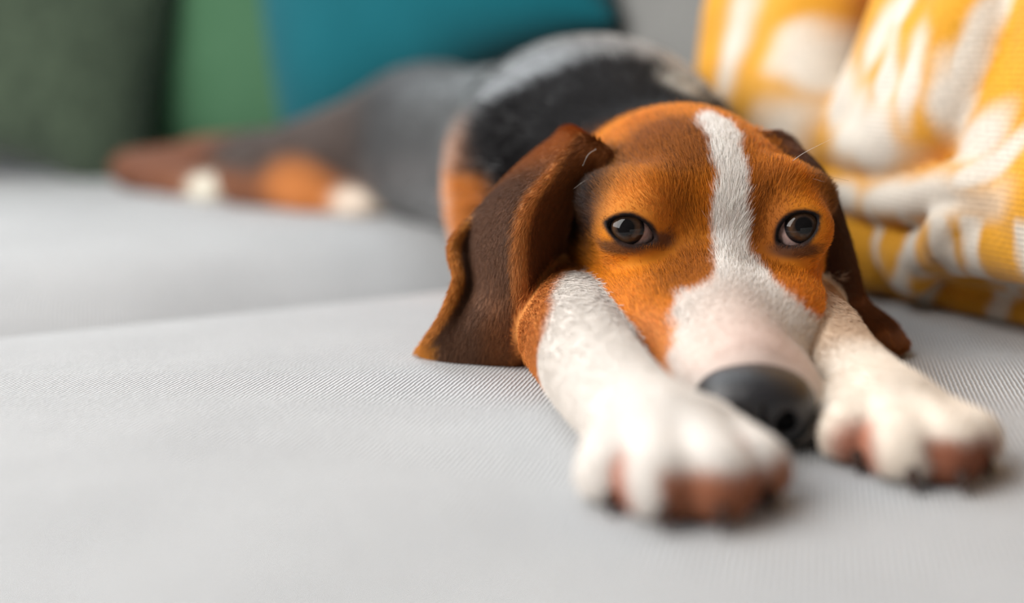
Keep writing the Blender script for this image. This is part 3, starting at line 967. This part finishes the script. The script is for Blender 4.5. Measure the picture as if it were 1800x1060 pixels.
    bx = np.interp(y, [0.38, 0.40, 0.43, 0.455, 0.48], [-0.02, 0.0108, 0.0155, 0.0200, 0.06])
    c = blend(c, (206, 132, 68), ss(0.0025, -0.0025, x - bx + 0.0015 * w1 + 0.0012 * w2))
    toe = ss(0.0185, 0.0135, z + 0.25 * (y - 0.288)) * ss(0.301, 0.292, y + 0.001 * w1) * ss(0.0365, 0.0395, x)
    c = blend(c, (168, 100, 64), toe * 0.95)
    c = blend(c, (166, 92, 60), ball(p, (0.0300, 0.2945, 0.0080), (0.0042, 0.009, 0.0100), 0.35) * 0.95)
    c = blend(c, (184, 110, 78), ball(p, (0.0630, 0.3020, 0.0130), (0.0025, 0.012, 0.006), 0.5) * 0.85)
    c = blend(c, (176, 108, 66), ball(p, (0.0735, 0.3000, 0.0085), (0.006, 0.008, 0.007), 0.4) * 0.85)
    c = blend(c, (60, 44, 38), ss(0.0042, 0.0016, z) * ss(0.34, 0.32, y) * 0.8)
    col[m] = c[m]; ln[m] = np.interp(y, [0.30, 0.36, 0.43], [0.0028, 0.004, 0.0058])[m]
    lf = np.array([0.20, -0.95, -0.12]); flow[m] = lf
    m = reg == 5
    c = np.tile(lin((238, 226, 212)), (n, 1))
    c = blend(c, (205, 172, 138), ss(0.375, 0.40, y) * 0.75)  # forearm tinted tan: shading painted into the cream coat
    toe = ss(0.0185, 0.0135, z + 0.2 * (y - 0.315)) * ss(0.329, 0.320, y) * ss(0.1165, 0.1205, x + 0.2 * (z - 0.01))
    c = blend(c, (150, 84, 54), toe * 0.95)
    c = blend(c, (172, 100, 70), ball(p, (0.1050, 0.3265, 0.0085), (0.010, 0.010, 0.0085), 0.4) * 0.9)
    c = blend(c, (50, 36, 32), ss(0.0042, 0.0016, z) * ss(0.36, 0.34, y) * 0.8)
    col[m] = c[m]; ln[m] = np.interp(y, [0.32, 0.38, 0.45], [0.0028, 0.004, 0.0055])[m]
    flow[m] = np.array([0.05, -0.98, -0.1])
    # --- trunk and hind legs
    m = reg == 0
    c = np.tile(lin((25, 23, 25)), (n, 1))
    c = blend(c, (150, 100, 66), ss(-0.012, -0.028, x + 0.004 * w3) * ss(0.70, 0.66, y) * ss(0.105, 0.075, z))
    c = blend(c, (198, 118, 38), ss(-0.004, -0.016, x + 0.003 * w3) * ss(0.66, 0.63, y) * ss(0.072, 0.062, z))
    c = blend(c, (232, 226, 214), ball(p, (0.0850, 0.580, 0.1085), (0.0110, 0.014, 0.0110), 0.5) * (0.8 + 0.3 * w2).clip(0, 1))
    c = blend(c, (176, 100, 44), ss(0.549, 0.541, y) * (1 - ss(0.088, 0.098, z)))
    hind = ss(-0.10, -0.14, x)
    c = blend(c, (58, 42, 34), hind)
    c = blend(c, (128, 74, 40), hind * ss(0.045, 0.025, z + 0.003 * w3))
    c = blend(c, (205, 122, 52), ball(p, (-0.165, 0.955, 0.022), (0.045, 0.040, 0.030), 0.4) * 0.95)
    c = blend(c, (112, 60, 28), ss(1.055, 1.085, y) * ss(-0.22, -0.26, x) * 0.9)
    c = blend(c, (218, 200, 182), ball(p, (-0.122, 0.935, 0.012), (0.028, 0.030, 0.024), 0.3))
    c = blend(c, (220, 212, 194), ball(p, (-0.275, 1.040, 0.012), (0.026, 0.032, 0.022), 0.3))
    col[m] = c[m]; ln[m] = np.interp(y, [0.54, 0.60, 0.7], [0.009, 0.013, 0.013])[m]
    fb = np.tile(np.array([-0.30, 0.9, -0.05]), (n, 1)); fb[:, 0] += 0.5 * np.tanh((x - 0.06) / 0.05)
    fb = np.where((hind > 0.5)[:, None], np.array([-0.85, 0.5, -0.1]), fb)
    flow[m] = fb[m]
    return col, reg, nrm(flow), ln, ins


vcol, vreg, vflow, vlen, vins = markings(pos)
dog = mesh_obj('dog', pos, faces, M_skin, col=vcol * 0.92)
ga = dog.data.attributes.new('gloss', 'FLOAT', 'POINT'); ga.data.foreach_set('value', ((vreg == 0) * ss(0.555, 0.585, pos[:, 1]) * (1 - 0.65 * ss(0.76, 0.92, pos[:, 1]))).astype(np.float32))
tag(dog, 'brown, black and white hound lying on the grey sofa with its chin between its paws', 'dog')

# ------------------------------------------------------------------ eyes
def uv_sphere(c, r, f, rt, up, n=48):
    V = []; th = np.linspace(0, np.pi, n); ph = np.linspace(0, 2 * np.pi, n * 2, endpoint=False)
    T, Ph = np.meshgrid(th, ph, indexing='ij')
    return T, Ph


def mat_eye():
    m = NT('eyeball')
    tc = m.n('ShaderNodeTexCoord').outputs['Object']
    sx = m.n('ShaderNodeSeparateXYZ'); m.l(tc, sx.inputs[0])
    r2 = m.math('SQRT', m.math('ADD', m.math('POWER', sx.outputs[0], 2.0), m.math('POWER', sx.outputs[1], 2.0)))
    front = m.math('GREATER_THAN', sx.outputs[2], 0.0)
    r = m.math('ADD', r2, m.math('MULTIPLY', m.math('SUBTRACT', 1.0, front), 1.0))
    cr = m.n('ShaderNodeValToRGB'); el = cr.color_ramp.elements
    m.l(m.math('MULTIPLY', r, 1 / 0.0106), cr.inputs[0])
    cols = [(0.0, (0.006, 0.005, 0.005)), (0.29, (0.006, 0.005, 0.005)), (0.37, (0.045, 0.026, 0.017)), (0.48, (0.075, 0.038, 0.019)),
            (0.57, (0.018, 0.013, 0.012)), (0.635, (0.008, 0.007, 0.009)), (0.675, (0.40, 0.27, 0.24)), (1.0, (0.50, 0.33, 0.29))]
    el[0].position = 0; el[0].color = (*cols[0][1], 1); el[1].position = 1; el[1].color = (*cols[-1][1], 1)
    for p_, c_ in cols[1:-1]:
        e_ = el.new(p_); e_.color = (*c_, 1)
    nz = m.noise(tc, 700, 3).outputs[0]
    vm = m.n('ShaderNodeVectorMath', operation='SCALE'); m.l(cr.outputs[0], vm.inputs[0])
    m.l(m.math('ADD', 0.55, m.math('MULTIPLY', nz, 0.9)), vm.inputs[3])
    m.l(vm.outputs[0], m.b.inputs['Base Color'])
    S_(m, Roughness=0.04, Specular_IOR_Level=0.32)
    return m.m


M_eye = mat_eye()
M_haw = mat_plain('inner_eyelid', lin((120, 84, 76)), 0.25, 0.6, 300, 0.2)
GAZE = [(-0.17, 0.06), (0.17, 0.10)]
for i, c in enumerate(EYES):
    f, r, u = eye_frame(c)
    g = f + r * GAZE[i][0] + u * GAZE[i][1]; g /= np.linalg.norm(g)
    th = np.linspace(0, np.pi, 40); ph = np.linspace(0, 2 * np.pi, 64, endpoint=False)
    V = [(0, 0, 0)]; F_ = []
    rr = lambda t: EYE_R * (1 + 0.05 * max(0, 1 - (t / 0.75) ** 2))     # corneal bulge
    V = [(0, 0, rr(0))] + [(rr(t) * math.sin(t) * math.cos(q), rr(t) * math.sin(t) * math.sin(q), rr(t) * math.cos(t)) for t in th[1:-1] for q in ph] + [(0, 0, -EYE_R)]
    n_ = len(ph)
    for k in range(n_): F_.append([0, 1 + k, 1 + (k + 1) % n_])
    for a in range(len(th) - 3):
        for k in range(n_):
            F_.append([1 + a * n_ + k, 1 + (a + 1) * n_ + k, 1 + (a + 1) * n_ + (k + 1) % n_, 1 + a * n_ + (k + 1) % n_])
    for k in range(n_): F_.append([len(V) - 1, 1 + (len(th) - 3) * n_ + (k + 1) % n_, 1 + (len(th) - 3) * n_ + k])
    o = mesh_obj('eye', V, F_, M_eye, dog)
    gx = Vector(np.cross(u, g)).normalized(); gy = Vector(np.cross(g, np.array(gx))).normalized()
    o.matrix_local = Matrix.Translation(Vector(c)) @ Matrix((gx, gy, Vector(g))).transposed().to_4x4()

# ------------------------------------------------------------------ nose
def build_nose():
    NF = Field(np.arange(0.056, 0.100, 0.0005), np.arange(0.326, 0.372, 0.0005), np.arange(-0.002, 0.036, 0.0005))
    c = np.array([0.0776, 0.351, 0.0136])
    NF.add(Ell(c + (0, 0, 0.0030), (0.0178, 0.0140, 0.0112)), 0)
    NF.add(Ell(c + (0, 0.001, -0.004), (0.0160, 0.0125, 0.0115)), 0.008)
    for s in (-1, 1):
        NF.add(Ell(c + (s * 0.0098, 0.001, 0.0000), (0.0088, 0.0112, 0.0098)), 0.005)
    for s in (-1, 1):
        NF.sub(Ell(c + (s * 0.0072, -0.0110, -0.0010), (0.0032, 0.0060, 0.0036)), 0.0022)
        NF.sub(Cap(c + (s * 0.0085, -0.010, -0.0020), c + (s * 0.0165, -0.004, -0.0045), 0.0014, 0.0008), 0.0018)
    NF.sub(Cap(c + (0, -0.0135, 0.004), c + (0, -0.0120, -0.014), 0.0006, 0.0009), 0.0018)
    Z = NF.zs[None, None, :]
    NF.v = np.maximum(NF.v, 0.001 - Z + 0 * NF.v)
    v, f = NF.mesh(1)
    m = NT('nose_leather')
    tc = m.n('ShaderNodeTexCoord').outputs['Object']
    vo = m.n('ShaderNodeTexVoronoi'); vo.inputs['Scale'].default_value = 900; m.l(tc, vo.inputs['Vector'])
    m.l(m.mix(m.noise(tc, 120, 2).outputs[0], tuple(lin((24, 23, 25))), tuple(lin((50, 48, 50)))), m.b.inputs['Base Color'])
    S_(m, Roughness=0.38, Specular_IOR_Level=0.55)
    m.bump(vo.outputs['Distance'], 0.35, 0.0006)
    o = mesh_obj('nose', v, f, m.m, dog)
    return o


build_nose()

# ------------------------------------------------------------------ claws
def claw(base, tip, r):
    d = Vector(tip) - Vector(base); n = 10; V = []; F_ = []
    zq = d.to_track_quat('Z', 'Y')
    for i, (t, q) in enumerate(((0, 0.8), (0.25, 1), (0.55, 0.75), (0.82, 0.42), (1, 0.12))):
        for k in range(n):
            a = 2 * math.pi * k / n
            p_ = Vector((math.cos(a) * r * q * 0.8, math.sin(a) * r * q, 0)); p_.rotate(zq)
            p_ = Vector(base) + d * t + p_ + Vector((0, 0, -0.0012 * t * t))
            V.append(p_)
    for i in range(4):
        for k in range(n): F_.append([i * n + k, i * n + (k + 1) % n, (i + 1) * n + (k + 1) % n, (i + 1) * n + k])
    F_.append(list(range(4 * n, 5 * n))); F_.append(list(range(n))[::-1])
    mesh_obj('claw', np.array([tuple(v) for v in V]), F_, M_claw, dog)


for b_, t_ in (((0.0270, 0.2950, 0.0070), (0.0266, 0.2895, 0.0025)), ((0.0395, 0.2820, 0.0075), (0.0397, 0.2765, 0.0030)),
               ((0.0545, 0.2810, 0.0078), (0.0545, 0.2755, 0.0032)), ((0.0700, 0.2970, 0.0070), (0.0712, 0.2920, 0.0028)),
               ((0.1038, 0.3270, 0.0070), (0.1032, 0.3215, 0.0030)), ((0.1148, 0.3110, 0.0070), (0.1145, 0.3055, 0.0030)),
               ((0.1278, 0.3090, 0.0072), (0.1281, 0.3035, 0.0030)), ((0.1405, 0.3240, 0.0070), (0.1416, 0.3190, 0.0030))):
    claw(b_, t_, 0.0024)

# ------------------------------------------------------------------ fur
tri = np.concatenate([faces[:, [0, 1, 2]], faces[:, [0, 2, 3]]])
A, B_, Cc = pos[tri[:, 0]], pos[tri[:, 1]], pos[tri[:, 2]]
cr_ = np.cross(B_ - A, Cc - A); area_ = np.linalg.norm(cr_, axis=1) / 2
vn = np.zeros_like(pos)
for i in range(3):
    for k in range(3):
        vn[:, k] += np.bincount(tri[:, i], cr_[:, k], len(pos))
vn = nrm(vn)
treg = vreg[tri[:, 0]]
ty = pos[tri[:, 0], 1]
ear_d = 1.1
dens = np.select([treg == 0, treg == 1, (treg == 2) | (treg == 3), treg >= 4], [np.where(ty < 0.570, 0.5, np.where(ty < 0.595, 0.15, 0.004)), 1.0, 1.1, 0.75])
dens = np.where((pos[tri[:, 0], 2] < 0.004) | (vins[tri[:, 0]] < 0.0012), 0, dens)
dn = np.linalg.norm((pos[tri[:, 0]] - np.array([0.0776, 0.351, 0.0140])) / np.array([0.0190, 0.0155, 0.0155]), axis=1)
dens = np.where(dn < 1.02, 0, dens)
wgt = area_ * dens
NH = 380000
ti = rng.choice(len(tri), NH, p=wgt / wgt.sum())
r1 = np.sqrt(rng.random(NH)); r2 = rng.random(NH)
ba, bb, bc = (1 - r1)[:, None], (r1 * (1 - r2))[:, None], (r1 * r2)[:, None]
ip = lambda a: a[tri[ti, 0]] * ba + a[tri[ti, 1]] * bb + a[tri[ti, 2]] * bc
root = ip(pos); nor = nrm(ip(vn)); hreg = vreg[tri[ti, 0]]
hcol, _, hflow, hlen, _ = markings(root)
tang = nrm(hflow - nor * (hflow * nor).sum(1, keepdims=True))
side = np.cross(nor, tang)
ang = 0.16 * rng.standard_normal(NH) + 0.14 * wob(root, 95) + 0.06 * wob(root, 330, 0.7)
tang = tang * np.cos(ang)[:, None] + side * np.sin(ang)[:, None]
lift = np.where(hreg == 0, np.where(root[:, 1] > 0.60, 0.10, 0.34), np.where((hreg == 2) | (hreg == 3), 0.19, 0.25)) + 0.07 * rng.standard_normal(NH)
L = hlen * rng.uniform(0.75, 1.35, NH)
K = 4
pts = np.zeros((NH, K, 3), np.float32)
root = root - nor * 0.0004
p_ = root.copy(); pts[:, 0] = p_
for k in range(1, K):
    a = lift * (1.25 - 0.55 * k / (K - 1))
    d_ = tang * np.cos(a)[:, None] + nor * np.sin(a)[:, None]
    p_ = p_ + d_ * (L / (K - 1))[:, None]
    pts[:, k] = p_
alive = pts[..., 2].min(1) > 0.0009
rad0 = np.where(hreg == 0, 0.00017, 0.000085)
prof = np.array([1.0, 0.9, 0.65, 0.18])
rads = (rad0[:, None] * prof[None]).astype(np.float32)
var = (1 + 0.20 * rng.standard_normal(NH)).clip(0.5, 1.5)
lum = hcol.mean(1)
var = np.where(lum > 0.5, 1 + (var - 1) * 0.25, var)
guard = (rng.random(NH) < 0.10 * ss(0.435, 0.47, root[:, 1]) * ss(0.07, 0.085, root[:, 2])) & (hreg == 1) & (lum < 0.4)
var = np.where(guard, 0.22, var)
hcol = (hcol * var[:, None]).clip(0, 0.95)
names = {0: 'body_fur', 1: 'head_fur', 2: 'ear_fur', 3: 'ear_fur', 4: 'foreleg_fur', 5: 'foreleg_fur'}
for rid in (1, 2, 3, 4, 5, 0):
    m = (hreg == rid) & alive
    nn = int(m.sum())
    hc = bpy.data.hair_curves.new(names[rid])
    hc.add_curves([K] * nn)
    hc.attributes['position'].data.foreach_set('vector', pts[m].ravel())
    ra = hc.attributes.get('radius') or hc.attributes.new('radius', 'FLOAT', 'POINT')
    ra.data.foreach_set('value', rads[m].ravel())
    ca = hc.attributes.new('coat', 'FLOAT_COLOR', 'CURVE')
    ca.data.foreach_set('color', np.concatenate([hcol[m], np.ones((nn, 1))], 1).astype(np.float32).ravel())
    hc.materials.append(M_bodyhair if rid == 0 else M_hair)
    o = bpy.data.objects.new(names[rid], hc); C.objects.link(o); o.parent = dog
    o['kind'] = 'stuff'

# ------------------------------------------------------------------ whiskers
M_whisk = mat_plain('whisker_hair', lin((225, 215, 205)), 0.4, 0.5, 200, 0.1)
M_whiskd = mat_plain('whisker_dark', lin((40, 30, 26)), 0.4, 0.5, 200, 0.1)


def whisker(pts_, r, mat):
    Pn = np.array([P(*q) for q in pts_]); T = crom(Pn, np.linspace(0, len(Pn) - 1, 14))
    V = []; F_ = []; n = 5
    for i, p_ in enumerate(T):
        d = Vector(T[min(i + 1, 13)] - T[max(i - 1, 0)]); q = d.to_track_quat('Z', 'Y')
        rr = r * (1 - 0.85 * i / 13)
        for k in range(n):
            a = 2 * math.pi * k / n; o_ = Vector((math.cos(a) * rr, math.sin(a) * rr, 0)); o_.rotate(q)
            V.append(p_ + np.array(o_))
    for i in range(13):
        for k in range(n): F_.append([i * n + k, i * n + (k + 1) % n, (i + 1) * n + (k + 1) % n, (i + 1) * n + k])
    mesh_obj('whisker', np.array(V), F_, mat, dog)


whisker([(1372, 302, .452), (1408, 272, .447), (1462, 244, .444)], 0.00013, M_whisk)
whisker([(1378, 320, .453), (1420, 304, .449), (1492, 318, .446)], 0.00012, M_whiskd)
whisker([(1380, 322, .453), (1415, 312, .450), (1450, 320, .448)], 0.00010, M_whisk)
whisker([(1048, 262, .462), (1034, 272, .458), (1024, 292, .455)], 0.00012, M_whisk)
whisker([(1046, 312, .459), (1028, 318, .455), (1008, 332, .452)], 0.00012, M_whisk)
whisker([(1122, 300, .452), (1140, 318, .446), (1152, 334, .443)], 0.00010, M_whiskd)
whisker([(1106, 320, .449), (1126, 332, .444), (1142, 344, .441)], 0.00010, M_whiskd)
print('done')
